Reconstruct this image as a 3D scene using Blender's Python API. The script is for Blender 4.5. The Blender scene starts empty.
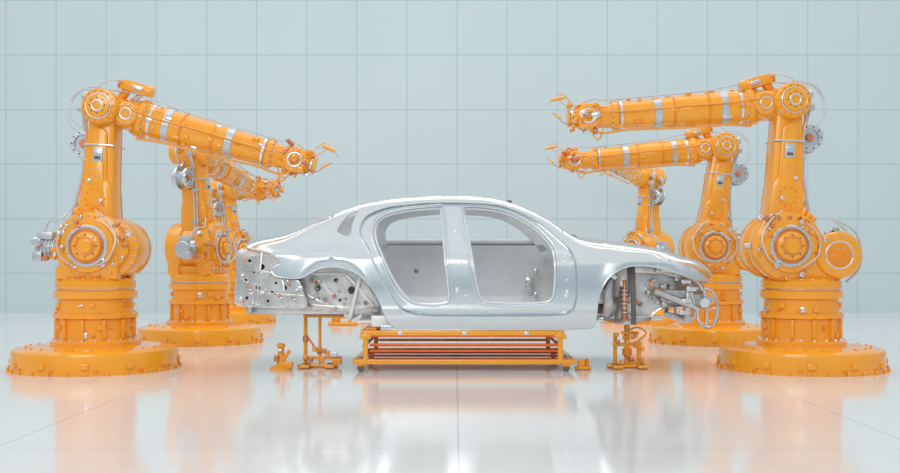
import bpy, bmesh, math, random
from mathutils import Vector, Matrix
from mathutils.geometry import delaunay_2d_cdt
F=1050.0; CX=455.0; HY=261.0; H=1.11
sc=bpy.context.scene
try:
    sc.view_settings.view_transform='Standard'
except Exception: pass

# ------------------------------------------------------------ materials
def mat(name,col,metal=0.0,rough=0.4,var=0.06,scale=6.0,coat=0.0,bump=0.0,spec=0.5):
    m=bpy.data.materials.new(name); m.use_nodes=True
    nt=m.node_tree; n=nt.nodes; b=n['Principled BSDF']
    b.inputs['Metallic'].default_value=metal
    b.inputs['Roughness'].default_value=rough
    b.inputs['Specular IOR Level'].default_value=spec
    if coat: 
        b.inputs['Coat Weight'].default_value=coat; b.inputs['Coat Roughness'].default_value=0.10
    tc=n.new('ShaderNodeTexCoord'); no=n.new('ShaderNodeTexNoise'); no.inputs['Scale'].default_value=scale; no.inputs['Detail'].default_value=4
    nt.links.new(tc.outputs['Object'],no.inputs['Vector'])
    r=n.new('ShaderNodeValToRGB'); r.color_ramp.elements[0].position=.3; r.color_ramp.elements[1].position=.7
    r.color_ramp.elements[0].color=(*[c*(1-var) for c in col],1); r.color_ramp.elements[1].color=(*[min(1,c*(1+var)) for c in col],1)
    nt.links.new(no.outputs['Fac'],r.inputs['Fac']); nt.links.new(r.outputs['Color'],b.inputs['Base Color'])
    if bump:
        bp=n.new('ShaderNodeBump'); bp.inputs['Strength'].default_value=bump; bp.inputs['Distance'].default_value=.01
        nt.links.new(no.outputs['Fac'],bp.inputs['Height']); nt.links.new(bp.outputs['Normal'],b.inputs['Normal'])
    return m
MATS={
 'orange':mat('orange_paint',(0.95,0.385,0.014),0.0,0.25,0.05,3,coat=.5),
 'orange_dark':mat('orange_paint_deep',(0.86,0.28,0.015),0.0,0.4,0.1,4),
 'rust':mat('red_oxide_rail',(0.80,0.14,0.02),0.0,0.4,0.12,9),
 'steel':mat('machined_steel',(0.72,0.75,0.78),0.85,0.26,0.1,8),
 'grey':mat('grey_casting',(0.55,0.60,0.64),0.5,0.38,0.12,8),
 'dark':mat('dark_rubber',(0.14,0.12,0.12),0.0,0.5,0.2,8),
 'copper':mat('copper_fitting',(0.68,0.26,0.12),0.5,0.35,0.2,10),
 'cable':mat('cable_sheath',(0.60,0.63,0.66),0.3,0.35,0.05,8),
 'cableo':mat('cable_orange',(0.85,0.38,0.08),0.0,0.4,0.05,8),
 'body':mat('bare_body_panel',(0.725,0.79,0.82),0.90,0.20,0.012,2),
 'inner':mat('inner_body_sheet',(0.84,0.87,0.885),0.15,0.36,0.04,5),
 'galv':mat('galvanised_structure',(0.64,0.63,0.62),0.80,0.32,0.22,7,bump=.3),
}
def grid_mat(name,base,line,axes,periods,offs,w,rough,bumps=0.0,metal=0,spec=.5):
    m=bpy.data.materials.new(name); m.use_nodes=True; nt=m.node_tree; n=nt.nodes; b=n['Principled BSDF']
    L=nt.links.new
    tc=n.new('ShaderNodeTexCoord'); sp=n.new('ShaderNodeSeparateXYZ'); L(tc.outputs['Object'],sp.inputs[0])
    outs=[]
    for a,p,o in zip(axes,periods,offs):
        s=n.new('ShaderNodeMath'); s.operation='SUBTRACT'; L(sp.outputs[a],s.inputs[0]); s.inputs[1].default_value=o-p/2
        q=n.new('ShaderNodeMath'); q.operation='FLOORED_MODULO'; L(s.outputs[0],q.inputs[0]); q.inputs[1].default_value=p
        d=n.new('ShaderNodeMath'); d.operation='SUBTRACT'; L(q.outputs[0],d.inputs[0]); d.inputs[1].default_value=p/2
        ab=n.new('ShaderNodeMath'); ab.operation='ABSOLUTE'; L(d.outputs[0],ab.inputs[0])
        mr=n.new('ShaderNodeMapRange'); L(ab.outputs[0],mr.inputs[0]); mr.inputs[1].default_value=w*.5; mr.inputs[2].default_value=w; mr.inputs[3].default_value=1; mr.inputs[4].default_value=0
        outs.append(mr.outputs[0])
    mx=n.new('ShaderNodeMath'); mx.operation='MAXIMUM'; L(outs[0],mx.inputs[0]); L(outs[1],mx.inputs[1])
    no=n.new('ShaderNodeTexNoise'); no.inputs['Scale'].default_value=.35; L(tc.outputs['Object'],no.inputs['Vector'])
    r=n.new('ShaderNodeValToRGB'); r.color_ramp.elements[0].position=.3; r.color_ramp.elements[1].position=.7
    r.color_ramp.elements[0].color=(*[c*.975 for c in base],1); r.color_ramp.elements[1].color=(*base,1)
    L(no.outputs['Fac'],r.inputs['Fac'])
    mi=n.new('ShaderNodeMix'); mi.data_type='RGBA'; L(mx.outputs[0],mi.inputs['Factor']); L(r.outputs['Color'],mi.inputs['A']); mi.inputs['B'].default_value=(*line,1)
    L(mi.outputs['Result'],b.inputs['Base Color'])
    b.inputs['Roughness'].default_value=rough; b.inputs['Specular IOR Level'].default_value=spec
    return m

# ------------------------------------------------------------ builder
def frame(ax):
    z=Vector(ax).normalized(); a=Vector((0,0,1)) if abs(z.z)<.9 else Vector((1,0,0))
    x=a.cross(z).normalized(); y=z.cross(x); return Matrix((x,y,z)).transposed()
def catmull(p,n=6,closed=False):
    p=[Vector(q) for q in p]; out=[]; N=len(p)
    for i in range(N if closed else N-1):
        if closed: a,b,c,d=p[(i-1)%N],p[i],p[(i+1)%N],p[(i+2)%N]
        else: a,b,c,d=p[max(i-1,0)],p[i],p[i+1],p[min(i+2,N-1)]
        for k in range(n):
            t=k/n
            out.append(.5*((2*b)+(c-a)*t+(2*a-5*b+4*c-d)*t*t+(3*b-a-3*c+d)*t**3))
    if not closed: out.append(p[-1])
    return out
class Bd:
    def __init__(s): s.d={}; s.M=Matrix.Identity(4)
    def bm(s,k):
        if k not in s.d: s.d[k]=bmesh.new()
        return s.d[k]
    def v(s,b,co): return b.verts.new(s.M@Vector(co))
    def lathe(s,k,prof,o=(0,0,0),ax=(0,0,1),seg=32):
        b=s.bm(k); R=frame(ax); o=Vector(o); rings=[]
        if prof[0][0]>1e-5: prof=[(0,prof[0][1])]+list(prof)
        if prof[-1][0]>1e-5: prof=list(prof)+[(0,prof[-1][1])]
        for r,h in prof:
            if r<=1e-5: rings.append([s.v(b,o+R@Vector((0,0,h)))])
            else: rings.append([s.v(b,o+R@Vector((r*math.cos(2*math.pi*i/seg),r*math.sin(2*math.pi*i/seg),h))) for i in range(seg)])
        for A,C in zip(rings,rings[1:]):
            for i in range(seg):
                j=(i+1)%seg
                if len(A)==1 and len(C)==1: continue
                if len(A)==1: b.faces.new((A[0],C[j],C[i]))
                elif len(C)==1: b.faces.new((A[i],A[j],C[0]))
                else: b.faces.new((A[i],A[j],C[j],C[i]))
    def cyl(s,k,p0,p1,r0,r1=None,seg=20,bev=None):
        r1=r0 if r1 is None else r1; p0=Vector(p0); p1=Vector(p1); L=(p1-p0).length
        bev=min(.012,r0*.25,r1*.25,L*.2) if bev is None else bev
        s.lathe(k,[(r0-bev,0),(r0,bev),(r1,L-bev),(r1-bev,L)],p0,p1-p0,seg)
    def bolts(s,k,o,ax,R,n,r=.012,h=.012,ph=0):
        M=frame(ax); o=Vector(o)
        for i in range(n):
            a=2*math.pi*i/n+ph; p=o+M@Vector((R*math.cos(a),R*math.sin(a),0))
            s.lathe(k,[(r,0),(r,h*.7),(r*.7,h)],p,ax,6)
    def ring(s,k,o,ax,r1,r2,h,seg=32):
        b=s.bm(k); R=frame(ax); o=Vector(o); rs=[]
        for r,hh in ((r1,0),(r2,0),(r2,h*.8),(r2-.004,h),(r1+.004,h),(r1,h*.8)):
            rs.append([s.v(b,o+R@Vector((r*math.cos(2*math.pi*i/seg),r*math.sin(2*math.pi*i/seg),hh))) for i in range(seg)])
        for q in range(6):
            A=rs[q];C=rs[(q+1)%6]
            for i in range(seg): b.faces.new((A[i],A[(i+1)%seg],C[(i+1)%seg],C[i]))
    def box(s,k,c,size,rot=None,bev=.008):
        b=s.bm(k); R=(rot if rot is not None else Matrix.Identity(3)).to_4x4()
        T=s.M@Matrix.Translation(Vector(c))@R@Matrix.Diagonal((size[0],size[1],size[2],1))
        vs=[b.verts.new(T@Vector((x,y,z))) for x in(-.5,.5) for y in(-.5,.5) for z in(-.5,.5)]
        fs=[b.faces.new([vs[i] for i in f]) for f in((0,1,3,2),(4,6,7,5),(0,4,5,1),(2,3,7,6),(0,2,6,4),(1,5,7,3))]
        if bev:
            es=list({e for f in fs for e in f.edges}); bev=min(bev,min(size)*.3)
            bmesh.ops.bevel(b,geom=es,offset=bev,segments=2,profile=.5,affect='EDGES')
    def beam(s,k,p0,p1,w,h,bev=.006):
        p0=Vector(p0);p1=Vector(p1); d=p1-p0; R=frame(d)
        s.box(k,(p0+p1)/2,(w,h,d.length),R,bev)
    def tube(s,k,pts,r,seg=8,n=6,smooth=True,closed=False):
        b=s.bm(k); P=catmull(pts,n,closed) if smooth else [Vector(q) for q in pts]
        N=len(P); rings=[]; up=None
        for i in range(N):
            t=(P[(i+1)%N]-P[(i-1)%N]) if closed else (P[min(i+1,N-1)]-P[max(i-1,0)])
            t=t.normalized() if t.length>1e-9 else Vector((0,0,1))
            if up is None: up=frame(t)@Vector((1,0,0))
            up=(up-t*up.dot(t)).normalized(); w=t.cross(up)
            rings.append([s.v(b,P[i]+(up*math.cos(2*math.pi*j/seg)+w*math.sin(2*math.pi*j/seg))*r) for j in range(seg)])
        for i in range(N if closed else N-1):
            A=rings[i]; C=rings[(i+1)%N]
            for j in range(seg): b.faces.new((A[j],A[(j+1)%seg],C[(j+1)%seg],C[j]))
        if not closed:
            b.faces.new(rings[0][::-1]); b.faces.new(rings[-1])
    def slab(s,k,out,ya,yb,bev=.02):
        b=s.bm(k); N=len(out)
        c=Vector((sum(p[0] for p in out)/N,sum(p[1] for p in out)/N))
        def ins(d):
            r=[]
            for i in range(N):
                a=Vector(out[i-1]);q=Vector(out[i]);e=Vector(out[(i+1)%N]); t=(e-a).normalized(); nn=Vector((t.y,-t.x))
                if nn.dot(q-c)<0: nn=-nn
                r.append(q-nn*d)
            return r
        R=[]
        for y,d in((ya,bev),(ya+bev*.3,bev*.3),(ya+bev,0),(yb-bev,0),(yb-bev*.3,bev*.3),(yb,bev)):
            R.append([s.v(b,(q.x,y,q.y)) for q in ins(d)])
        for A,C in zip(R,R[1:]):
            for i in range(N): b.faces.new((A[i],A[(i+1)%N],C[(i+1)%N],C[i]))
        b.faces.new(R[0][::-1]); b.faces.new(R[-1])
    def link(s,k,p0,r0,p1,r1,ya,yb,bev=.03,n=14):
        p0=Vector(p0);p1=Vector(p1); d=p1-p0; L=d.length; th=math.atan2(d.y,d.x); a=math.acos((r0-r1)/L)
        out=[]
        for i in range(n+1):
            t=th+a+(2*math.pi-2*a)*i/n; out.append((p0.x+r0*math.cos(t),p0.y+r0*math.sin(t)))
        for i in range(n+1):
            t=th-a+2*a*i/n; out.append((p1.x+r1*math.cos(t),p1.y+r1*math.sin(t)))
        s.slab(k,out,ya,yb,bev)
    def finish(s,name,loc,names={}):
        e=bpy.data.objects.new(name,None); e.location=loc; e.empty_display_size=.3; sc.collection.objects.link(e)
        for k,b in s.d.items():
            bmesh.ops.recalc_face_normals(b,faces=b.faces)
            me=bpy.data.meshes.new(names.get(k,k)); b.to_mesh(me); b.free()
            for p in me.polygons: p.use_smooth=True
            me.set_sharp_from_angle(angle=math.radians(38))
            mk=k.split(':')[-1]; me.materials.append(MATS[mk])
            o=bpy.data.objects.new(names.get(k,k.replace(':','_')),me); sc.collection.objects.link(o); o.parent=e
        return e
PN={'orange':'painted_castings','orange_dark':'painted_brackets','steel':'steel_rings','grey':'motors','dark':'seals','copper':'fittings','cable':'cables','cableo':'orange_cables','rust':'slats'}

# ------------------------------------------------------------ robots
def robot(X,Y,m,yaw,S,E,W,variant=0,seed=1):
    rnd=random.Random(seed); B=Bd()
    mir=Matrix.Diagonal((m,1,1,1))
    B.M=mir
    # plinth
    B.lathe('orange',[(.835,0),(.835,.035),(.823,.04),(.823,.18),(.815,.205),(.785,.22),(.60,.245),(.50,.25)],seg=72)
    B.bolts('orange',(0,0,.0),(0,0,1),.845,28,.016,.04)
    B.bolts('orange',(0,0,.235),(0,0,1),.68,24,.013,.014)
    for i in range(12):
        a=i*math.pi/6+.2; B.box('orange',(.827*math.cos(a),.827*math.sin(a),.09),(.04,.08,.06),Matrix.Rotation(a,3,'Z'),.01)
        B.box('orange_dark',(.83*math.cos(a+.13),.83*math.sin(a+.13),.04),(.03,.04,.03),Matrix.Rotation(a+.13,3,'Z'),.004)
    # pedestal
    B.lathe('orange',[(.45,.24),(.45,.29),(.435,.30),(.385,.305),(.38,.33),(.38,.52),(.42,.53),(.42,.57),(.38,.58),(.37,.72),(.41,.73),(.415,.80),(.39,.815),(.36,.82)],seg=56)
    B.bolts('steel',(0,0,.30),(0,0,1),.41,20,.013,.018)
    B.bolts('orange',(0,0,.57),(0,0,1),.40,18,.014,.015)
    for i in range(12):
        a=i*math.pi/6; B.box('orange',(.385*math.cos(a),.385*math.sin(a),.42),(.05,.03,.20),Matrix.Rotation(a,3,'Z'),.006)
    for i in range(15):
        a=rnd.uniform(math.pi,2*math.pi); z=rnd.choice([.36,.44,.62,.66]); k=rnd.choice(['steel','orange','orange','orange_dark','orange'])
        B.box(k,(.385*math.cos(a),.385*math.sin(a),z),(.03,rnd.uniform(.03,.08),rnd.uniform(.02,.06)),Matrix.Rotation(a,3,'Z'),.004)
    B.M=Matrix.Rotation(yaw,4,'Z')@mir
    B.lathe('steel',[(.38,.815),(.38,.835)],seg=56)
    B.lathe('orange',[(.40,.83),(.40,.90),(.37,.93),(.30,.94)],seg=56)
    B.bolts('steel',(0,0,.915),(0,0,1),.365,20,.012,.016)
    sx,sz=S
    yo=[(-.31,.92),(.31,.92),(.32,1.02),(sx+.27,sz-.12),(sx+.25,sz+.1),(sx-.25,sz+.1),(sx-.27,sz-.12),(-.32,1.02)]
    B.slab('orange',yo,-.30,-.12,.03); B.slab('orange',yo,.14,.32,.03)
    B.box('orange',(0,0,.98),(.58,.5,.14),None,.03)
    # shoulder drum
    A=(0,-1,0)
    B.lathe('orange',[(.28,-.36),(.34,-.33),(.35,-.30),(.35,-.12),(.32,-.10),(.32,.08),(.355,.10),(.36,.26),(.34,.30),(.27,.32),(.265,.36),(.22,.365)],(sx,0,sz),A,56)
    if variant==0:
        B.link('orange',(sx,sz),.33,(sx+.17,sz-.02),.31,-.22,.28,.05)
        B.bolts('steel',(sx+.17,-.215,sz-.02),A,.28,22,.012,.014)
        B.lathe('orange',[(.2,0),(.2,.08),(.16,.11),(.08,.12)],(sx+.19,-.20,sz-.02),A,30)
    B.bolts('steel',(sx,-.305,sz),A,.31,20,.013,.018)
    B.ring('steel',(sx,-.36,sz),A,.178,.212,.02,48)
    B.ring('copper',(sx,-.36,sz),A,.155,.172,.012,40)
    B.lathe('orange',[(.145,0),(.145,.035),(.13,.045),(.075,.05),(.07,.07),(.045,.075)],(sx,-.36,sz),A,36)
    B.bolts('steel',(sx,-.38,sz),A,.195,18,.010,.014)
    B.ring('copper',(sx,-.405,sz),A,.088,.098,.008,30)
    B.bolts('dark',(sx,-.405,sz),A,.112,8,.008,.01)
    for i in range(36):
        a=rnd.uniform(0,2*math.pi); r=rnd.uniform(.20,.38); k=rnd.choice(['steel','steel','orange','orange','copper','orange_dark'])
        y=-.37 if r<.28 else -.31
        B.box(k,(sx+r*math.cos(a),y,sz+r*math.sin(a)),(rnd.uniform(.015,.05),.05,rnd.uniform(.015,.045)),Matrix.Rotation(a,3,'Y'),.004)
    for i in range(7):
        a=rnd.uniform(0,6.28); r=.36; p=Vector((sx+r*math.cos(a),-.2,sz+r*math.sin(a))); 
        B.cyl(rnd.choice(['steel','orange','orange']),p,p+Vector((.06*math.cos(a),0,.06*math.sin(a))),.03,seg=12)
    B.tube('cable',[(sx+.1,-.38,sz-.2),(sx+.24,-.42,sz-.12),(sx+.3,-.4,sz+.08),(sx+.2,-.36,sz+.26),(sx+.05,-.25,sz+.36)],.009)
    B.tube('cable',[(sx-.1,-.38,sz-.22),(sx-.25,-.42,sz-.10),(sx-.27,-.4,sz+.10),(sx-.15,-.36,sz+.24)],.007)
    # rear motor(s)
    if variant==0:
        B.cyl('orange',(sx-.25,-.08,sz-.02),(sx-.38,-.08,sz-.02),.14)
        B.cyl('grey',(sx-.36,-.08,sz-.02),(sx-.60,-.08,sz-.02),.105)
        for i in range(5): B.cyl('steel',(sx-.40-.04*i,-.08,sz-.02),(sx-.415-.04*i,-.08,sz-.02),.117,seg=24)
        B.box('grey',(sx-.50,-.10,sz+.11),(.16,.13,.08)); B.box('grey',(sx-.57,-.14,sz-.10),(.10,.12,.10))
        B.cyl('steel',(sx-.56,-.2,sz+.04),(sx-.56,-.26,sz+.04),.05)
        B.cyl('copper',(sx-.46,-.2,sz-.12),(sx-.46,-.27,sz-.12),.03)
        B.tube('cable',[(sx-.5,-.15,sz+.14),(sx-.44,-.2,sz+.25),(sx-.3,-.25,sz+.28),(sx-.2,-.2,sz+.4)],.010)
    else:
        q=(sx-.50,0,sz-.09)
        B.link('orange',(sx-.1,sz-.03),.2,(q[0],q[2]),.17,-.2,.12)
        B.lathe('orange',[(.2,-.2),(.22,-.18),(.225,.22),(.24,.24),(.24,.30),(.22,.33),(.15,.335)],q,A,48)
        B.ring('steel',(q[0],-.33,q[2]),A,.13,.145,.012,40); B.bolts('steel',(q[0],-.325,q[2]),A,.19,14,.012,.014)
        B.lathe('orange_dark',[(.11,0),(.11,.02),(.05,.03)],(q[0],-.33,q[2]),A,32)
        B.bolts('steel',(q[0],-.345,q[2]),A,.075,6,.01,.014)
        B.tube('cable',[(q[0]-.1,-.25,q[2]+.25),(q[0]+.05,-.3,q[2]+.36),(q[0]-.22,-.2,q[2]+.22),(q[0]-.3,-.1,q[2]-.1),(q[0]-.15,-.1,q[2]-.28)],.012)
        for i in range(6): B.box(rnd.choice(['steel','grey']),(q[0]+rnd.uniform(-.2,.2),-.1,q[2]+.24+rnd.uniform(-.03,.03)),(.05,.08,.05))
    # lower arm
    e=Vector(E); s_=Vector(S); d=(e-s_); L=d.length; u=d.normalized(); nrm=Vector((u.y,-u.x)) # forward
    P=lambda t,o,y: Vector(((s_+d*t+nrm*o).x,y,(s_+d*t+nrm*o).y))
    rotA=Matrix.Rotation(-math.atan2(d.y,d.x)+math.pi/2,3,'Y').to_3x3()
    B.link('orange',S,.23,tuple(s_+d*.40),.165,-.20,.16,.05)
    B.link('orange',tuple(s_+d*.25),.178,E,.135,-.17,.13,.05)
    B.link('orange',tuple(s_+d*.34),.11,tuple(s_+d*.80),.08,-.195,-.12,.025)
    B.link('orange',tuple(s_+d*.34),.08,tuple(s_+d*.58),.065,-.212,-.12,.012)
    B.box('grey',P(.66,.0,-.20),(.10,.03,.15),rotA,.005); B.box('steel',P(.67,.0,-.216),(.07,.01,.05),rotA,.002); B.box('dark',P(.635,.0,-.216),(.06,.01,.03),rotA,.002)
    for t,o in((.33,.06),(.47,-.07)): B.box('steel',P(t,o,-.215),(.04,.03,.035),rotA,.005)
    for t in (.73,): B.box('steel',P(t,0,-.02),(.42-.17*t,.36,.018),rotA,.004)
    B.bolts('steel',P(.53,0,-.212),A,.045,6,.008,.01)
    B.bolts('orange_dark',P(.34,0,-.212),A,.10,10,.008,.01)
    for j in range(3):
        o=-.175-.02*j
        B.tube('cable' if j else 'cableo',[P(.05,o-.10,-.14+.03*j),P(.25,o-.04,-.16+.03*j),P(.5,o+.02,-.15+.03*j),P(.75,o+.03,-.14+.03*j),P(.92,o+.0,-.1),P(1.03,o-.03,-.05)],.009)
    B.box('grey',P(.3,-.20,-.1),(.06,.1,.05),rotA); B.box('grey',P(.62,-.16,-.1),(.06,.1,.04),rotA)
    # elbow
    ex,ez=E
    B.lathe('orange',[(.13,-.28),(.165,-.25),(.17,-.15),(.15,-.13),(.15,.14),(.185,.16),(.185,.25),(.17,.28),(.12,.29),(.115,.32),(.09,.325)],(ex,0,ez),A,44)
    B.ring('steel',(ex,-.29,ez),A,.120,.133,.012,40); B.bolts('orange_dark',(ex,-.28,ez),A,.155,14,.010,.014)
    B.ring('steel',(ex,-.325,ez),A,.045,.060,.010,30); B.bolts('dark',(ex,-.325,ez),A,.078,8,.007,.01)
    # forearm
    w=Vector(W); fd=(w-e); FL=fd.length; fu=fd.normalized(); fn=Vector((-fu.y,fu.x))
    if fn.y<0: fn=-fn
    Q=lambda t,o,y=0.0: Vector(((e+fu*t+fn*o).x,y,(e+fu*t+fn*o).y))
    ax=Vector((fu.x,0,fu.y)); rotF=Matrix.Rotation(-math.atan2(fu.y,fu.x),3,'Y').to_3x3()
    B.box('orange',Q(.18,0.0,.02),(.42,.34,.30),rotF,.07)
    B.box('orange',Q(.06,.08,.02),(.26,.26,.16),rotF,.05)
    B.cyl('orange',Q(.26,0,-.14),Q(.26,0,-.21),.12,seg=28); B.bolts('steel',Q(.26,0,-.21),A,.095,10,.009,.01); B.ring('steel',Q(.26,0,-.21),A,.05,.065,.01)
    g_=1.1
    B.lathe('orange',[(r*g_,t) for r,t in [(.15,.28),(.165,.30),(.18,.36),(.19,.37),(.19,.42),(.17,.43),(.162,.46),(.155,.80),(.15,FL*.55),(.14,FL*.56),(.125,FL-.32),(.14,FL-.31),(.14,FL-.26),(.115,FL-.25),(.105,FL-.12)]],(ex,.02,ez),ax,40)
    for t in (.47,.80,FL*.56,FL-.36):
        r=(.17 if t<.6 else (.162 if t<FL*.5 else .144))*g_
        B.lathe('steel' if t<.6 or t>FL-.4 else 'orange_dark',[(r-.02,0),(r,.005),(r,.03),(r-.02,.035)],Q(t,0,.02),ax,40)
    B.lathe('grey',[(.16,0),(.182,.005),(.180,.075),(.16,.08)],Q(.62,0,.02),ax,40)
    B.lathe('grey',[(.14,0),(.161,.005),(.158,.08),(.14,.085)],Q(FL*.63,0,.02),ax,40)
    for t,R_ in((.422,.195),(FL-.26,.14)):
        B.bolts('steel',Q(t,0,.02),ax,R_,14,.01,.014)
    for i in range(30):
        t=rnd.uniform(.45,FL-.3); a=rnd.uniform(math.pi*.5,math.pi*2); r=(.153 if t<FL*.5 else .132)*g_
        yy=math.cos(a)*r; oo=math.sin(a)*r
        if yy>0.05: continue
        B.box(rnd.choice(['orange','orange','orange','orange','steel','orange_dark']),Q(t,oo,.02+yy),(rnd.uniform(.02,.09),.04,.035),rotF,.006)
    B.tube('cable',[Q(.0,.20,-.1),Q(.35,.235,-.08),Q(.8,.19,-.06),Q(1.2,.175,-.05),Q(FL-.25,.165,-.03),Q(FL-.05,.18,-.02),Q(FL+.1,.12,-.05)],.009)
    B.tube('cableo',[Q(.4,-.215,-.1),Q(.7,-.185,-.12),Q(1.1,-.185,-.10),Q(FL-.4,-.165,-.08),Q(FL-.12,-.18,-.08),Q(FL+.02,-.1,-.12)],.012)
    B.tube('cableo',[Q(.3,.05,-.22),Q(.7,.03,-.18),Q(1.1,.03,-.17),Q(FL-.35,.02,-.15),Q(FL-.1,.05,-.15)],.008)
    for j,(o,y) in enumerate(((.07,-.10),(-.06,-.12),(0,.10))):
        B.cyl('orange',Q(-.1,o,y),Q(-.20,o,y),.055); B.cyl('grey',Q(-.19,o,y),Q(-.25,o,y),.045)
    # gearbox disc below elbow, outboard
    g=Vector((ex-.22,.05,ez-.36))
    B.cyl('grey',g+Vector((0,.08,0)),g+Vector((0,-.12,0)),.10); B.ring('steel',g+Vector((0,-.12,0)),A,.09,.14,.03); B.ring('steel',g+Vector((0,.0,0)),A,.10,.16,.02)
    B.cyl('copper',g+Vector((0,-.12,0)),g+Vector((0,-.16,0)),.04); B.bolts('dark',g+Vector((0,-.15,0)),A,.115,10,.009,.01)
    B.beam('steel',g+Vector((0,.02,.05)),(ex-.02,.02,ez-.05),.05,.08); B.beam('orange',g,(ex-.05,0,ez-.5),.07,.08)
    # top motor with bracket
    ta=Matrix.Rotation(math.radians(16),3,'Y')
    tc=Vector((ex+.30,-.05,ez+.22)); dv=ta@Vector((1,0,0))
    B.box('orange',tc,(.28,.12,.11),ta,.025); B.cyl('orange',tc+dv*.12,tc+dv*.20,.062); B.cyl('orange_dark',tc-dv*.13,tc-dv*.17,.05)
    B.beam('orange',tc-dv*.08+Vector((0,0,-.04)),(ex+.14,-.02,ez+.1),.06,.08); B.beam('steel',tc+dv*.08+Vector((0,0,-.04)),(ex+.26,-.02,ez+.08),.03,.05)
    B.box('steel',tc+dv*.05+Vector((0,-.07,0)),(.1,.02,.04),ta,.004)
    # hoops
    for j in range(2):
        R_=.24+.06*j; cx=ex-.12-.03*j; y=-.16+.16*j; pts=[]
        for i in range(9):
            a=math.radians(62+i*24); pts.append((cx+R_*.9*math.cos(a),y+.02*math.sin(3*a),ez-.02+R_*.85*math.sin(a)))
        B.tube('cable',pts,.008,n=4)
    B.tube('cable',[(ex-.05,-.2,ez+.15),(ex+.02,-.22,ez+.24),(ex+.14,-.2,ez+.28),(ex+.2,-.1,ez+.27)],.008)
    # wrist
    B.lathe('orange',[(.08,-.15),(.125,-.13),(.135,-.05),(.115,-.04),(.115,.04),(.135,.05),(.13,.13),(.10,.15)],(w.x,.02,w.y),A,32)
    B.ring('steel',(w.x,-.13,w.y),A,.06,.08,.014); B.bolts('steel',(w.x,-.12,w.y),A,.10,10,.009,.012); B.cyl('copper',(w.x,-.13,w.y),(w.x,-.16,w.y),.03)
    B.box('orange',Q(FL-.12,0,.02),(.24,.2,.20),rotF,.03)
    B.cyl('orange',Q(FL+.06,0),Q(FL+.15,0),.10); B.cyl('steel',Q(FL+.15,0),Q(FL+.18,0),.08); B.cyl('orange',Q(FL+.18,0),Q(FL+.21,0),.09)
    for i in range(34):
        a=rnd.uniform(0,6.28); r=rnd.uniform(.08,.17); p=Q(FL+rnd.uniform(-.1,.18),r*math.sin(a),-abs(r*math.cos(a))*.9)
        k=rnd.choice(['orange','orange','orange','steel','copper','orange_dark'])
        if rnd.random()<.5: B.box(k,p,(rnd.uniform(.03,.08),.05,rnd.uniform(.03,.06)),rotF@Matrix.Rotation(rnd.uniform(-.6,.6),3,'Y'),.006)
        else: B.cyl(k,p,p+Vector((rnd.uniform(-.07,.07),-.05,rnd.uniform(-.07,.07))),rnd.uniform(.015,.03),seg=10)
    B.tube('cable',[Q(FL+.12,.1,-.05),Q(FL+.22,.2,-.08),Q(FL+.34,.2,-.05),Q(FL+.43,.14,0)],.006)
    B.cyl('orange',Q(FL+.22,.215,-.07),Q(FL+.37,.195,-.05),.017)
    B.tube('cableo',[Q(FL+.10,.05,-.08),Q(FL+.22,.12,-.1),Q(FL+.30,.22,-.05),Q(FL+.24,.26,0),Q(FL+.16,.18,0)],.005)
    B.tube('copper',[Q(FL+.15,-.05,-.05),Q(FL+.24,-.06,-.08),Q(FL+.31,.02,-.05),Q(FL+.36,.07,-.02)],.005)
    B.cyl('orange',Q(FL+.28,.0,-.06),Q(FL+.34,.05,-.04),.012)
    B.tube('cableo',[Q(FL-.15,-.12,-.08),Q(FL-.1,-.24,-.1),Q(FL-.05,-.22,-.1),Q(FL+.0,-.1,-.08)],.008)
    B.finish('industrial_robot_arm',(X,Y,0),PN)
def RX(px,Y): return (px-CX)*Y/F
robot(RX(96,10.9),10.9, 1,0.0,(.03,1.26),(.12,2.68),(2.08,2.15),0,3)
robot(RX(801,10.9),10.9,-1,0.0,(.22,1.26),(.16,2.74),(2.22,2.60),1,5)
robot(RX(200,14.4),14.4, 1,math.radians(74),(-.02,1.29),(-.22,2.58),(1.7,2.20),0,7)
robot(RX(712,14.4),14.4,-1,0.0,(.05,1.30),(-.12,2.66),(1.90,2.48),1,11)
robot(RX(648,19.0),19.0,-1,math.radians(-62),(.0,1.30),(-.05,2.62),(1.3,3.0),0,13)
robot(RX(228,19.0),19.0, 1,math.radians(60),(.0,1.30),(-.1,2.4),(1.2,2.5),0,17)

# ------------------------------------------------------------ car
Yc=11.42
def lerp_tab(t,x):
    if x<=t[0][0]: return t[0][1]
    for (a,b),(c,d) in zip(t,t[1:]):
        if x<=c: return b+(d-b)*(x-a)/(c-a)
    return t[-1][1]
def sstep(a,b,x):
    t=max(0,min(1,(x-a)/(b-a))); return t*t*(3-2*t)
def hw0(x,z):
    w=.92
    if z>1.20: w-=.40*(z-1.20)
    zc=1.10+.035*sstep(-1.2,-2.0,x)+.04*sstep(.8,-.6,x)-.0*x
    w-=.038*sstep(zc,zc+.07,z)
    w-=.018*sstep(.64,.58,z)
    if z<.66: w-=.12*((.66-z)/.22)**2*.4
    w+=.02*math.sin(max(0,min(1,(z-.5)/.65))*math.pi)
    if x>1.3: w-=.30*((x-1.3)/1.3)**2.4
    if x<-1.2: w-=.14*((-1.2-x)/1.0)**2
    for cx,cz in ((1.93,.86),(-1.22,.82)):
        r=math.hypot(x-cx,(z-cz)*1.1); w+=.022*max(0,1-abs(r-.36)/.14)
    return w
def rr(x): return .045+.09*sstep(1.0,1.5,x)+.09*sstep(-1.4,-1.8,x)
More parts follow.
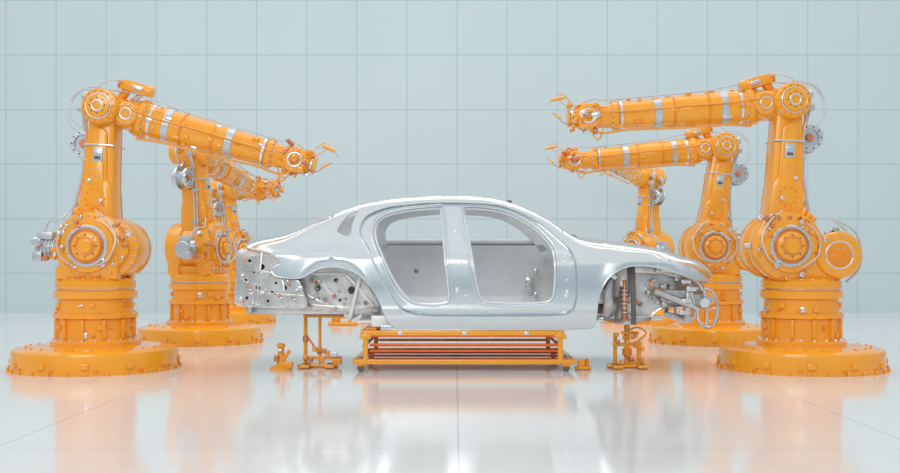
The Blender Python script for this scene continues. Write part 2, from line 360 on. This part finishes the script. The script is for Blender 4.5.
TOPPX=[(246,244),(254,240.5),(262,238.5),(280,235),(300,229),(315,222.5),(330,216),(345,210),(360,205),(380,201),(400,198.5),(420,197),(440,196),(460,196),(480,197),(495,199),(510,203),(523,207.5),(535,213),(548,220),(560,228),(570,234),(580,238.5),(595,241),(610,242.5),(640,246),(665,251),(690,258.5),(702,264),(709,270),(712,275)]
def P0(px,py):
    x=(px-CX)/100; z=H+(HY-py)/100
    for i in range(12):
        Y=Yc-(hw0(x,z)-rr(x)); x=(px-CX)*Y/F; z=H+(HY-py)*Y/F
    return (x,z)
TOP=[(v.x,v.y) for v in catmull([Vector(P0(*p)) for p in TOPPX],3)]
def top(x): return lerp_tab(TOP,x)
def hw(x,z):
    r=rr(x); d=max(0,top(x)-z); ins=0
    if d<r: ins=r-math.sqrt(max(0,r*r-(r-d)**2))
    return hw0(x,z)-ins
def P(px,py,off=0):
    x=(px-CX)/100; z=H+(HY-py)/100
    for i in range(14):
        Y=Yc-hw(x,z)+off; x=(px-CX)*Y/F; z=H+(HY-py)*Y/F
    return (x,z)
def loop(pts,off=0,n=5,closed=True):
    return [(v.x,v.y) for v in catmull([Vector(P(a,b,off)) for a,b in pts],n,closed)]
def inside(p,poly):
    c=False; x,y=p; j=len(poly)-1
    for i in range(len(poly)):
        xi,yi=poly[i]; xj,yj=poly[j]
        if (yi>y)!=(yj>y) and x<(xj-xi)*(y-yi)/(yj-yi)+xi: c=not c
        j=i
    return c
def circ(c,r,n=14,rz=None):
    rz=rz or r
    return [(c[0]+r*math.cos(2*math.pi*i/n),c[1]+rz*math.sin(2*math.pi*i/n)) for i in range(n)]
class Car(Bd):
    def panel(s,k,outer,holes,off,side,g=.035,yf=None):
        vs=[];es=[]
        for lp in [outer]+holes:
            b=len(vs); vs+=[Vector(p) for p in lp]; es+=[(b+i,b+(i+1)%len(lp)) for i in range(len(lp))]
        xs=[p[0] for p in outer]; zs=[p[1] for p in outer]
        bnd=list(vs)
        nx=int((max(xs)-min(xs))/g); nz=int((max(zs)-min(zs))/g)
        cell={}
        for q in bnd: cell.setdefault((int(q.x/g),int(q.y/g)),[]).append(q)
        for i in range(1,nx+1):
            for j in range(1,nz+1):
                q=Vector((min(xs)+i*g,min(zs)+j*g))
                if not inside(q,outer) or any(inside(q,h) for h in holes): continue
                ci,cj=int(q.x/g),int(q.y/g)
                if any((q-w).length<g*.45 for a in(-1,0,1) for b_ in(-1,0,1) for w in cell.get((ci+a,cj+b_),())): continue
                vs.append(q)
        r=delaunay_2d_cdt(vs,es,[],0,1e-5); b=s.bm(k)
        vv=[]
        for q in r[0]:
            y=(yf(q.x,q.y) if yf else hw(q.x,q.y)-off)
            vv.append(s.v(b,(q.x,-side*y,q.y)))
        for f in r[2]:
            c=sum((r[0][i] for i in f),Vector((0,0)))/len(f)
            if inside(c,outer) and not any(inside(c,h) for h in holes):
                b.faces.new([vv[i] for i in f])
    def wall(s,k,lp,o0,o1,side,closed=True,lp1=None):
        b=s.bm(k); lp1=lp1 or lp
        A=[s.v(b,(x,-side*(hw(x,z)-o0),z)) for x,z in lp]; C=[s.v(b,(x,-side*(hw(X0,Z0)-o1),z)) for (x,z),(X0,Z0) in zip(lp1,lp)]
        N=len(lp)
        for i in range(N if closed else N-1): b.faces.new((A[i],A[(i+1)%N],C[(i+1)%N],C[i]))
    def edge(s,k,lp,off,r,side,closed=True):
        s.tube(k,[(x,-side*(hw(x,z)-off),z) for x,z in lp],r,6,1,smooth=False,closed=closed)
    def loft(s,k,xa,xb,dz=0,crown=.05,n=40,m=28,trim=1.0,cr2=None):
        b=s.bm(k); R=[]
        for i in range(n+1):
            x=xa+(xb-xa)*i/n; z=top(x); h=hw(x,z)*trim; c=crown if cr2 is None else crown+(cr2-crown)*i/n
            R.append([s.v(b,(x,h*(-1+2*j/m),z+dz+c*(1-(-1+2*j/m)**2)**.9)) for j in range(m+1)])
        for A,C in zip(R,R[1:]):
            for j in range(m): b.faces.new((A[j],A[j+1],C[j+1],C[j]))
C=Car()
outer_px_low=[(711,278),(704,281),(692,279),(680,274),(668,270),(655,267),(640,265.5),(627,267),(616,272),(607,280),(601,291),(598,303),(596.5,315),(595,323),(590,328),(560,328.5),(520,328.5),(480,328.5),(440,328.5),(400,328),(392,326),(386,318),(381,306),(374,292),(364,279),(352,271),(338,267),(322,268),(310,273),(300,278),(286,278),(274,275),(272,268),(281,262),(270,253),(258,250),(247,248)]
outer=TOP+loop(outer_px_low,n=4,closed=False)
rec_px=[(366,246),(360,236),(360,226),(367,215),(388,206.5),(420,203),(450,202),(490,203.5),(513,209),(538,221),(558,237),(572,251),(577,266),(578,285),(577,302),(571,313),(555,316.5),(500,317),(450,317),(420,316),(403,311),(388,293),(376,270)]
hr_px=[(375,243),(373,232),(376,222),(386,214),(408,209),(436,206.5),(442,208),(444,225),(447,260),(450,290),(450,301),(444,305),(430,306),(414,304),(402,295),(390,277),(381,258)]
hf_px=[(462,210),(466,207),(488,208),(510,213),(532,225),(547,239),(555,251),(557,270),(556,290),(553,300),(545,304),(520,305),(490,304),(480,300),(475,285),(469,250),(464,225)]
qw_px=[(337,231),(342,222),(350,214),(358,210.5),(355,218),(352,227),(350,235),(343,236)]
rec=loop(rec_px); hr=loop(hr_px,.05); hf=loop(hf_px,.05); qw=loop(qw_px)
def shrink(lp,d):
    N=len(lp); A=sum(lp[i-1][0]*lp[i][1]-lp[i][0]*lp[i-1][1] for i in range(N)); sg=1 if A>0 else -1; o=[]
    for i in range(N):
        t=(Vector(lp[(i+1)%N])-Vector(lp[i-1])).normalized(); o.append((lp[i][0]-sg*t.y*d,lp[i][1]+sg*t.x*d))
    return o
for side in (1,-1):
    C.panel('skin:body',outer,[rec,qw],0,side,.03)
    rec_in=shrink(rec,.018)
    C.wall('recess:body',rec,0,.05,side,lp1=rec_in)
    C.edge('recess:body',rec,.003,.004,side)
    C.panel('aperture:body',rec_in,[hr,hf],.05,side,.04)
    # stamped bead following the apertures
    for h in (hr,hf): C.edge('aperture:body',shrink(h,-.022),.047,.006,side)
    for h in (hr,hf):
        h2=shrink(h,.012)
        C.wall('aperture:body',h,.05,.075,side,lp1=h2)
        h3=shrink(h,.026)
        C.wall('flange:inner',h2,.075,.078,side,lp1=h3)
        C.wall('flange:inner',h3,.078,.13,side)
        C.edge('trim:steel',h3,.078,.005,side)
    C.panel('inner',outer,[shrink(hr,.026),shrink(hf,.026),qw],.13,side,.09)
    C.wall('recess:body',qw,0,.10,side); C.edge('trim:steel',qw,.0,.005,side)
    C.edge('trim:body',outer[len(TOP):],.004,.007,side,False)
    for px,py,r in((460,264,.026),(458,240,.012),(466,296,.016),(368,258,.014),(565,262,.02),(566,296,.02),(567,280,.012),(463,310,.014)):
        x,z=P(px,py,.05); yy=-side*(hw(x,z)-.05)
        C.lathe('inner',[(r,0),(r,.006),(r*.6,.012)],(x,yy,z),(0,-side,0),16)
    x,z=P(461,264,.05); C.box('parts:dark',(x,-side*(hw(x,z)-.055),z),(.02,.02,.05),None,.004)
    for px,py in((566,255),(567,292),(455,232),(457,290)):
        x,z=P(px,py,.05); yy=-side*(hw(x,z)-.06); C.box('inner',(x,yy,z),(.03,.045,.05),None,.006)
# doors left hung on the far side
belt=1.33
def clip(lp,zc):
    o=[];N=len(lp)
    for i in range(N):
        a=lp[i];b=lp[(i+1)%N]
        if a[1]<=zc:o.append(a)
        if (a[1]<=zc)!=(b[1]<=zc):
            t=(zc-a[1])/(b[1]-a[1]); o.append((a[0]+(b[0]-a[0])*t,zc))
    return o
dl=clip(rec_in,belt)
C.panel('far_doors:body',dl,[],.0,-1,.06)
C.panel('far_doors:inner',shrink(dl,.04),[circ((-.45,1.0),.03,16)],.13,-1,.06)
C.tube('far_doors:inner',[(x,hw(x,belt)-.07,belt) for x in [-.9+i*.1 for i in range(21)]],.028,8)
for x,z,w_,h_ in((.93,.98,.05,.10),(.93,.72,.05,.08),(.86,.85,.10,.16)): C.box('parts:galv',(x,.62,z),(w_,.05,h_),None,.01)
for i in range(7): C.cyl('parts:steel',(.80+.03*(i%3),.60,.68+.05*i),(.80+.03*(i%3),.57,.68+.05*i),.014,seg=10)
# roof, hood, deck
xR0=P(352,208)[0]; xR1=P(512,203)[0]
C.loft('roof:body',xR0,xR1,0,.045)
C.loft('roof:inner',xR0+.02,xR1-.02,-.045,.04,20,16,.97)
xH0=P(578,239)[0]; xH1=TOP[-1][0]
C.loft('hood:body',xH0,xH1,0,.05,50,28,1.0,.015)
C.loft('hood:inner',xH0+.02,xH1-.06,-.05,.04,20,16,.95,.01)
xT0=TOP[0][0]; xT1=P(290,232)[0]
C.loft('deck:body',xT0,xT1,0,.03)
C.tube('deck:body',[(xT0,-hw(xT0,top(xT0))*t,top(xT0)+.03*(1-t*t)**.9-.008) for t in [-1+i*.1 for i in range(21)]],.012)
C.tube('hood:body',[(xH1,-hw(xH1,top(xH1))*t,top(xH1)+.015*(1-t*t)**.9) for t in [-1+i*.1 for i in range(21)]],.008)
C.box('roof:dark',(xR1-.02,-.45,top(xR1)+.035),(.05,.05,.02))
C.box('inner',(.05,0,.49),(2.1,1.5,.03)); C.box('inner',(.05,0,.54),(2.1,.28,.10),None,.03)
for sx in(-.45,.25,.6): C.box('inner',(sx,0,.53),(.12,1.45,.06),None,.02)
C.box('inner',(1.25,0,.85),(.03,1.40,.72),None,.01)
C.tube('dash:steel',[(1.05,-.70,1.12),(1.05,-.2,1.15),(1.05,.70,1.12)],.035)
C.box('inner',(1.28,0,1.20),(.22,1.40,.05),None,.02)
C.box('inner',(-1.02,0,.75),(.04,1.4,.5),Matrix.Rotation(.25,3,'Y'),.01)
C.box('inner',(-1.45,0,.98),(.8,1.35,.03),None,.01)
C.box('inner',(-1.65,0,.62),(.9,1.2,.04),None,.01)
for sd in(1,-1): C.box('inner',(.2,-sd*.77,.50),(2.1,.10,.12),None,.02)
# wheel arches
archF=loop([(598,310),(601,291),(607,280),(616,272),(627,267),(640,265.5),(655,267),(668,270),(680,274),(692,279)],n=4,closed=False)
archR=loop([(386,318),(381,306),(374,292),(364,279),(352,271),(338,267),(322,268),(310,273),(300,278)],n=4,closed=False)
rn=random.Random(4)
for sd in(1,-1):
    C.wall('skin:body',archF,.004,.05,sd,False); C.wall('skin:body',archR,.004,.05,sd,False)
    C.wall('liner:galv',archF,.05,.36,sd,False); C.wall('liner:galv',archR,.05,.30,sd,False)
    tail=loop([(238,252),(247,249),(260,251),(272,255),(281,262),(277,270),(282,279),(298,281),(303,292),(306,306),(290,308),(265,307),(238,305),(235,296),(237,272)],.05,4)
    hs=[circ(P(a,b_,.05),r,12) for a,b_,r in((250,261,.025),(262,267,.035),(246,280,.02),(258,288,.03),(272,292,.018),(285,288,.03),(294,299,.018),(247,298,.018),(268,301,.014),(254,272,.012),(276,283,.014))]
    C.panel('tail:galv',tail,hs,.05,sd,.03); C.wall('tail:galv',tail,.05,.12,sd); C.edge('trim:steel',tail,.05,.008,sd)
    for h in hs[:6]: C.wall('tail:galv',h,.05,.09,sd); C.edge('trim:steel',h,.05,.005,sd)
    C.panel('tail:galv',tail,[],.14,sd,.08)
    C.tube('trim:steel',[(x,-sd*(hw(x,z)-.03),z) for x,z in loop([(247,249),(260,251),(272,255),(281,262),(277,270)],n=3,closed=False)],.014)
    for a,b_ in (((240,268),(276,274)),((238,292),(304,296)),((262,252),(256,306)),((282,280),(288,307))):
        p=P(*a,.04); q=P(*b_,.04); C.beam('tail:galv',(p[0],-sd*(hw(*p)-.045),p[1]),(q[0],-sd*(hw(*q)-.045),q[1]),.02,.025)
    wr=loop([(300,281),(310,274),(322,270),(338,268),(352,272),(364,281),(373,294),(379,306),(380,315),(360,313),(330,311),(306,309)],.28,4)
    hs=[circ(P(a,b_,.28),r,14) for a,b_,r in((318,288,.035),(336,280,.025),(352,290,.045),(340,300,.02),(366,303,.025),(324,302,.02),(330,290,.012),(358,303,.012))]
    C.panel('wheelhouse:galv',wr,hs,.28,sd,.04)
    for h in hs: C.edge('trim:steel',h,.27,.006,sd)
    for i in range(20):
        px=rn.uniform(305,372); py=rn.uniform(280,308); x,z=P(px,py,.26); y=-sd*(hw(x,z)-.27)
        k=rn.choice(['parts:steel','parts:copper','parts:galv','parts:galv']); r=rn.uniform(.01,.022)
        C.lathe(k,[(r,0),(r,.02),(r*.5,.03)],(x,y,z),(0,-sd,0),10)
    for a,b_ in (((306,296),(345,312)),((345,274),(374,306)),((312,276),(335,296)),((304,305),(378,311))):
        p=P(*a,.26); q=P(*b_,.26); C.beam('wheelhouse:galv',(p[0],-sd*(hw(*p)-.27),p[1]),(q[0],-sd*(hw(*q)-.27),q[1]),.03,.035)
    for i in range(34):
        px=rn.uniform(240,302); py=rn.uniform(254,305); x,z=P(px,py,.04)
        if not inside((x,z),tail): continue
        y=-sd*(hw(x,z)-.045); k=rn.choice(['parts:steel','parts:galv','parts:galv','parts:galv','parts:copper'])
        C.box(k,(x,y,z),(rn.uniform(.015,.06),.025,rn.uniform(.015,.04)),Matrix.Rotation(rn.uniform(-.6,.6),3,'Y'),.004)
    C.box('rails:galv',(-1.55,-sd*.55,.62),(1.2,.12,.12),None,.015)
    C.box('rails:galv',(1.85,-sd*.45,.74),(1.25,.10,.15),None,.02)
    C.box('rails:galv',(1.80,-sd*.60,1.04),(1.1,.08,.10),Matrix.Rotation(.06,3,'Y'),.02)
    C.lathe('towers:galv',[(.14,0),(.13,.30),(.10,.36),(.06,.365),(.05,.34)],(1.74,-sd*.54,.74),(0,0,1),28)
    C.lathe('towers:copper',[(.03,0),(.03,.30),(.02,.32),(.02,.42)],(1.73,-sd*.70,.50),(0,0,1),14)
    for i in range(6): C.ring('towers:steel',(1.73,-sd*.70,.58+.045*i),(0,0,1),.03,.046,.014,20)
    C.beam('towers:dark',(1.82,-sd*.74,.46),(1.81,-sd*.70,1.08),.045,.045); C.beam('towers:dark',(1.64,-sd*.70,.50),(1.70,-sd*.68,.85),.03,.03)
    C.beam('rails:steel',(1.45,-sd*.5,.50),(2.15,-sd*.5,.52),.08,.05); C.beam('rails:steel',(1.75,-sd*.74,.48),(1.5,-sd*.45,.52),.06,.04); C.beam('rails:steel',(1.75,-sd*.74,.48),(2.1,-sd*.45,.52),.06,.04)
    ap=loop([(604,308),(606,290),(614,278),(628,271),(655,271),(675,275),(692,282),(702,292),(700,302),(680,306),(664,307),(655,312),(648,318),(630,321),(607,319)],.34,4)
    hs=[circ(P(a,b_,.34),r,14) for a,b_,r in((616,292,.03),(632,282,.025),(650,284,.03),(668,286,.03),(684,290,.025),(640,304,.03),(652,298,.02),(664,297,.015))]
    C.panel('apron:galv',ap,hs,.34,sd,.04); C.edge('trim:steel',ap,.33,.008,sd)
    for h in hs: C.edge('trim:steel',h,.33,.006,sd)
    for i in range(26):
        px=rn.uniform(612,695); py=rn.uniform(276,304); x,z=P(px,py,.3); y=-sd*(hw(x,z)-.30)
        k=rn.choice(['parts:steel','parts:copper','parts:galv','parts:galv'])
        C.box(k,(x,y,z),(rn.uniform(.02,.07),.05,rn.uniform(.02,.05)),Matrix.Rotation(rn.uniform(-.6,.6),3,'Y'),.005)
    C.tube('nose:steel',[(2.45,-sd*.55,.80),(2.58,-sd*.53,.83),(2.69,-sd*.50,.78),(2.73,-sd*.50,.62),(2.70,-sd*.50,.47),(2.62,-sd*.52,.42),(2.53,-sd*.55,.48),(2.50,-sd*.56,.62)],.018,closed=True)
    C.tube('nose:steel',[(2.58,-sd*.53,.82),(2.61,-sd*.53,.62),(2.60,-sd*.53,.43)],.014)
    C.tube('nose:steel',[(2.51,-sd*.56,.62),(2.61,-sd*.53,.60),(2.72,-sd*.50,.62)],.012)
    C.tube('nose:galv',[(2.10,-sd*.66,1.02),(2.34,-sd*.62,.99),(2.50,-sd*.57,.90),(2.56,-sd*.54,.82)],.03)
    C.tube('nose:galv',[(2.05,-sd*.64,.80),(2.25,-sd*.62,.72),(2.42,-sd*.58,.66),(2.52,-sd*.56,.62)],.035)
    C.box('nose:galv',(2.50,-sd*.42,.70),(.24,.13,.15),None,.02)
    C.beam('nose:galv',(2.05,-sd*.66,1.03),(2.52,-sd*.50,.92),.05,.07)
    C.beam('nose:galv',(2.40,-sd*.56,.50),(2.44,-sd*.50,1.0),.07,.05)
    for z in(.58,.70,.82,.9): C.box('nose:steel',(2.34+rn.uniform(0,.1),-sd*.62,z),(.10,.05,.04),None,.006)
    C.wall('liner:galv',loop([(692,279),(704,281),(711,278)],n=4,closed=False),.004,.12,sd,False)
C.box('nose:galv',(2.42,0,.98),(.08,1.1,.06)); C.box('nose:galv',(2.42,0,.50),(.08,1.1,.06))
C.tube('nose:steel',[(2.56,-.66,.68),(2.66,-.4,.70),(2.70,0,.70),(2.66,.4,.70),(2.56,.66,.68)],.05,10)
C.tube('tailbeam:steel',[(-2.13,-.66,.70),(-2.22,-.3,.72),(-2.24,0,.72),(-2.22,.3,.72),(-2.13,.66,.70)],.05,10)
C.box('tail:galv',(-2.10,0,.88),(.04,1.35,.62),None,.01)
for sd in(1,-1):
    C.box('skin:body',(.2,-sd*.845,.435),(1.9,.012,.05),None,.003)
car=C.finish('car_body_shell',(0,Yc,0),{})

# ------------------------------------------------------------ cart
K=Bd(); x0,x1=-1.03,1.22
ya,yb=-.85,.55
for y in(ya,yb):
    K.box('orange',(.095,y,.095),(x1-x0,.055,.05)); K.box('orange',(.075,y,.385),(2.05,.055,.05)); K.box('rust',(.09,y,.265),(1.9,.035,.032)); K.box('rust',(.09,y,.205),(1.9,.03,.022))
    for x in(-.90,1.06):
        K.box('orange',(x,y,.24),(.05,.06,.30)); K.box('orange',(x,y,.35),(.12,.08,.04))
    for x in (-.55,.1,.72): K.box('steel',(x,y-.03,.385),(.05,.012,.03),None,.003)
for x in(x0+.03,x1-.03): K.box('orange',(x,(ya+yb)/2,.095),(.06,yb-ya,.05))
for x in(-.92,1.07): K.box('orange',(x,(ya+yb)/2,.385),(.06,yb-ya,.05)); K.box('rust',(x,(ya+yb)/2,.25),(.03,yb-ya,.03)) 
for i in range(3):
    y=ya+.3+i*.4; K.box('rust',(.09,y,.095),(2.1,.05,.025),None,.005)
K.box('orange',(.09,(ya+yb)/2,.265),(1.85,.035,.025),None,.005)
K.box('rust',(.08,ya-.005,.352),(2.0,.03,.016),None,.004)
for i in range(3):
    y=ya+.3+i*.4; K.box('orange_dark',(.08,y,.39),(1.95,.05,.03),None,.005)
for x in (-.85,-.5,.65,1.0):
    for y in(ya+.08,yb-.08): K.box('orange_dark',(x,y,.418),(.12,.10,.04))
for x in(x0+.08,x1-.1):
    for y in(ya,yb):
        K.cyl('dark',(x,y-.02,.035),(x,y+.02,.035),.035); K.box('orange_dark',(x,y,.062),(.07,.055,.03))
K.finish('assembly_cart',(0,Yc,0),PN)

def stand(X,Y,kind,seed,top_):
    rn=random.Random(seed); K=Bd()
    K.box('orange',(0,0,.02),(.42,.12,.03)); K.box('orange',(-.12,0,.02),(.1,.4,.03)); K.box('orange',(.14,0,.02),(.1,.4,.03))
    if kind==0:
        K.cyl('orange',(-.13,0,.03),(-.13,0,top_-.03),.02); K.cyl('orange',(.02,0,.03),(.02,0,top_-.03),.016)
        K.box('orange',(.06,0,top_-.02),(.42,.08,.03)); K.box('orange',(.05,0,.10),(.40,.06,.03))
        K.beam('orange_dark',(-.13,0,.35),(.02,0,.12),.025,.02); K.cyl('copper',(-.13,0,.26),(-.13,0,.33),.03); K.box('orange',(.20,0,.06),(.1,.1,.06))
        for i in range(8): K.box(rn.choice(['orange','copper','steel']),(rn.uniform(-.16,.2),-.04,rn.uniform(.05,.2)),(.05,.04,.05),None,.005)
    else:
        K.cyl('orange',(0,0,.03),(0,0,top_-.03),.03); K.cyl('steel',(0,0,top_*.5),(0,0,top_),.018); K.cyl('orange',(-.12,.02,.03),(-.12,.02,.36),.02); K.cyl('orange',(.12,-.02,.03),(.12,-.02,.28),.022)
        K.box('orange',(0,0,.24),(.3,.07,.035)); K.box('orange',(.03,0,.36),(.18,.07,.03)); K.box('orange',(0,0,top_-.01),(.12,.10,.02)); K.cyl('orange_dark',(0,0,.12),(0,0,.2),.05)
        K.tube('cableo',[(.12,0,.28),(.2,0,.36),(.1,-.03,.42),(0,-.03,.38)],.01)
        for i in range(14): K.box(rn.choice(['orange','copper','orange','orange_dark']),(rn.uniform(-.17,.18),-.05,rn.uniform(.05,.36)),(.04,.05,.04),None,.005)
    K.finish('body_support_stand',(X,Y,0),PN)
stand(RX(318,11.0),11.0,0,2,.555)
stand(RX(627,10.95),10.95,1,3,.49)
def jack(X,Y,s):
    K=Bd()
    K.lathe('orange',[(.12*s,0),(.12*s,.02),(.09*s,.035),(.05*s,.05),(.04*s,.14),(.03*s,.22),(.045*s,.23),(.045*s,.26),(.02*s,.27)],seg=20)
    K.box('orange',(.07*s,0,.05),(.12*s,.10*s,.06)); K.box('copper',(-.04*s,-.05,.12),(.05,.04,.06)); K.cyl('orange',(.03*s,-.02,.1),(.1*s,-.02,.2),.018); K.box('steel',(0,-.05,.2),(.04,.04,.03))
    K.finish('floor_jack',(X,Y,0),PN)
jack(RX(281,10.75),10.75,.95)
K=Bd(); K.box('orange',(0,0,.02),(.16,.12,.03)); K.box('orange',(-.02,0,.07),(.07,.08,.08)); K.cyl('orange_dark',(.04,0,.03),(.04,0,.11),.02); K.finish('floor_stop_block',(RX(583,10.75),10.75,0),PN)
def fixture(X,Y):
    K=Bd(); K.box('orange',(0,0,.03),(.5,.2,.05)); K.box('orange_dark',(-.12,0,.09),(.14,.12,.08)); K.cyl('orange',(.12,0,.05),(.12,0,.16),.03); K.beam('orange',(-.1,0,.12),(.12,0,.14),.03,.03)
    K.finish('floor_clamp_fixture',(X,Y,0),PN)
fixture(RX(343,18.2),18.2); fixture(RX(372,18.8),18.8)

# ------------------------------------------------------------ room
def boxobj(name,lo,hi,m):
    b=bmesh.new(); bmesh.ops.create_cube(b,size=1)
    for v in b.verts: v.co=Vector([ (lo[i]+hi[i])/2+v.co[i]*(hi[i]-lo[i]) for i in range(3)])
    me=bpy.data.meshes.new(name); b.to_mesh(me); b.free(); me.materials.append(m); o=bpy.data.objects.new(name,me); sc.collection.objects.link(o); return o
YW=22.4; sw=F/YW
tile=50.1/sw; tz=54.6/sw
wallm=grid_mat('wall_tile_panels',(.585,.70,.735),(.46,.585,.625),(0,2),(tile,tz),((457-CX)/sw,H+(HY-55)/sw),.018,.4,spec=.25)
floorm=grid_mat('polished_floor',(.75,.765,.77),(.50,.56,.59),(0,1),(2.75,3.4),(0.02,6.23),.009,.10,spec=.9)
boxobj('wall_back',(-32,YW,0),(32,YW+.3,14),wallm)
boxobj('floor',(-32,-12,-.2),(32,YW,0),floorm)

# ------------------------------------------------------------ light
wd=bpy.data.worlds.new('studio_world'); sc.world=wd; wd.use_nodes=True
nt=wd.node_tree; bg=nt.nodes['Background']
tc=nt.nodes.new('ShaderNodeTexCoord'); sp=nt.nodes.new('ShaderNodeSeparateXYZ'); nt.links.new(tc.outputs['Generated'],sp.inputs[0])
rp=nt.nodes.new('ShaderNodeValToRGB'); nt.links.new(sp.outputs['Z'],rp.inputs['Fac'])
rp.color_ramp.elements[0].position=0; rp.color_ramp.elements[0].color=(.42,.51,.57,1)
rp.color_ramp.elements[1].position=1; rp.color_ramp.elements[1].color=(1,1,1,1)
ee=rp.color_ramp.elements.new(.20); ee.color=(.68,.75,.80,1)
ee=rp.color_ramp.elements.new(.5); ee.color=(.98,.99,1,1)
nt.links.new(rp.outputs['Color'],bg.inputs[0]); bg.inputs[1].default_value=.82
def area(name,loc,rot,sx,sy,p,col=(1,1,1)):
    l=bpy.data.lights.new(name,'AREA'); l.shape='RECTANGLE'; l.size=sx; l.size_y=sy; l.energy=p; l.color=col
    o=bpy.data.objects.new(name,l); o.location=loc; o.rotation_euler=rot; sc.collection.objects.link(o)
area('overhead_fill',(0,14,11),(0,0,0),26,8,900,(1,.98,.95))  # unseen area light added overhead, since world light alone looks flat
area('camera_side_fill',(-4,-5,8),(math.radians(60),0,math.radians(-14)),9,5,700,(1,.96,.91))  # unseen fill added behind the camera to brighten car interior and front faces

cam=bpy.data.cameras.new('camera'); co=bpy.data.objects.new('camera',cam); sc.collection.objects.link(co); sc.camera=co
co.location=(0,0,H); co.rotation_euler=(math.radians(90),0,0); cam.sensor_width=36; cam.lens=F*36/900; cam.shift_y=(HY-236.5)/900; cam.shift_x=-(CX-450)/900
cam.clip_end=200
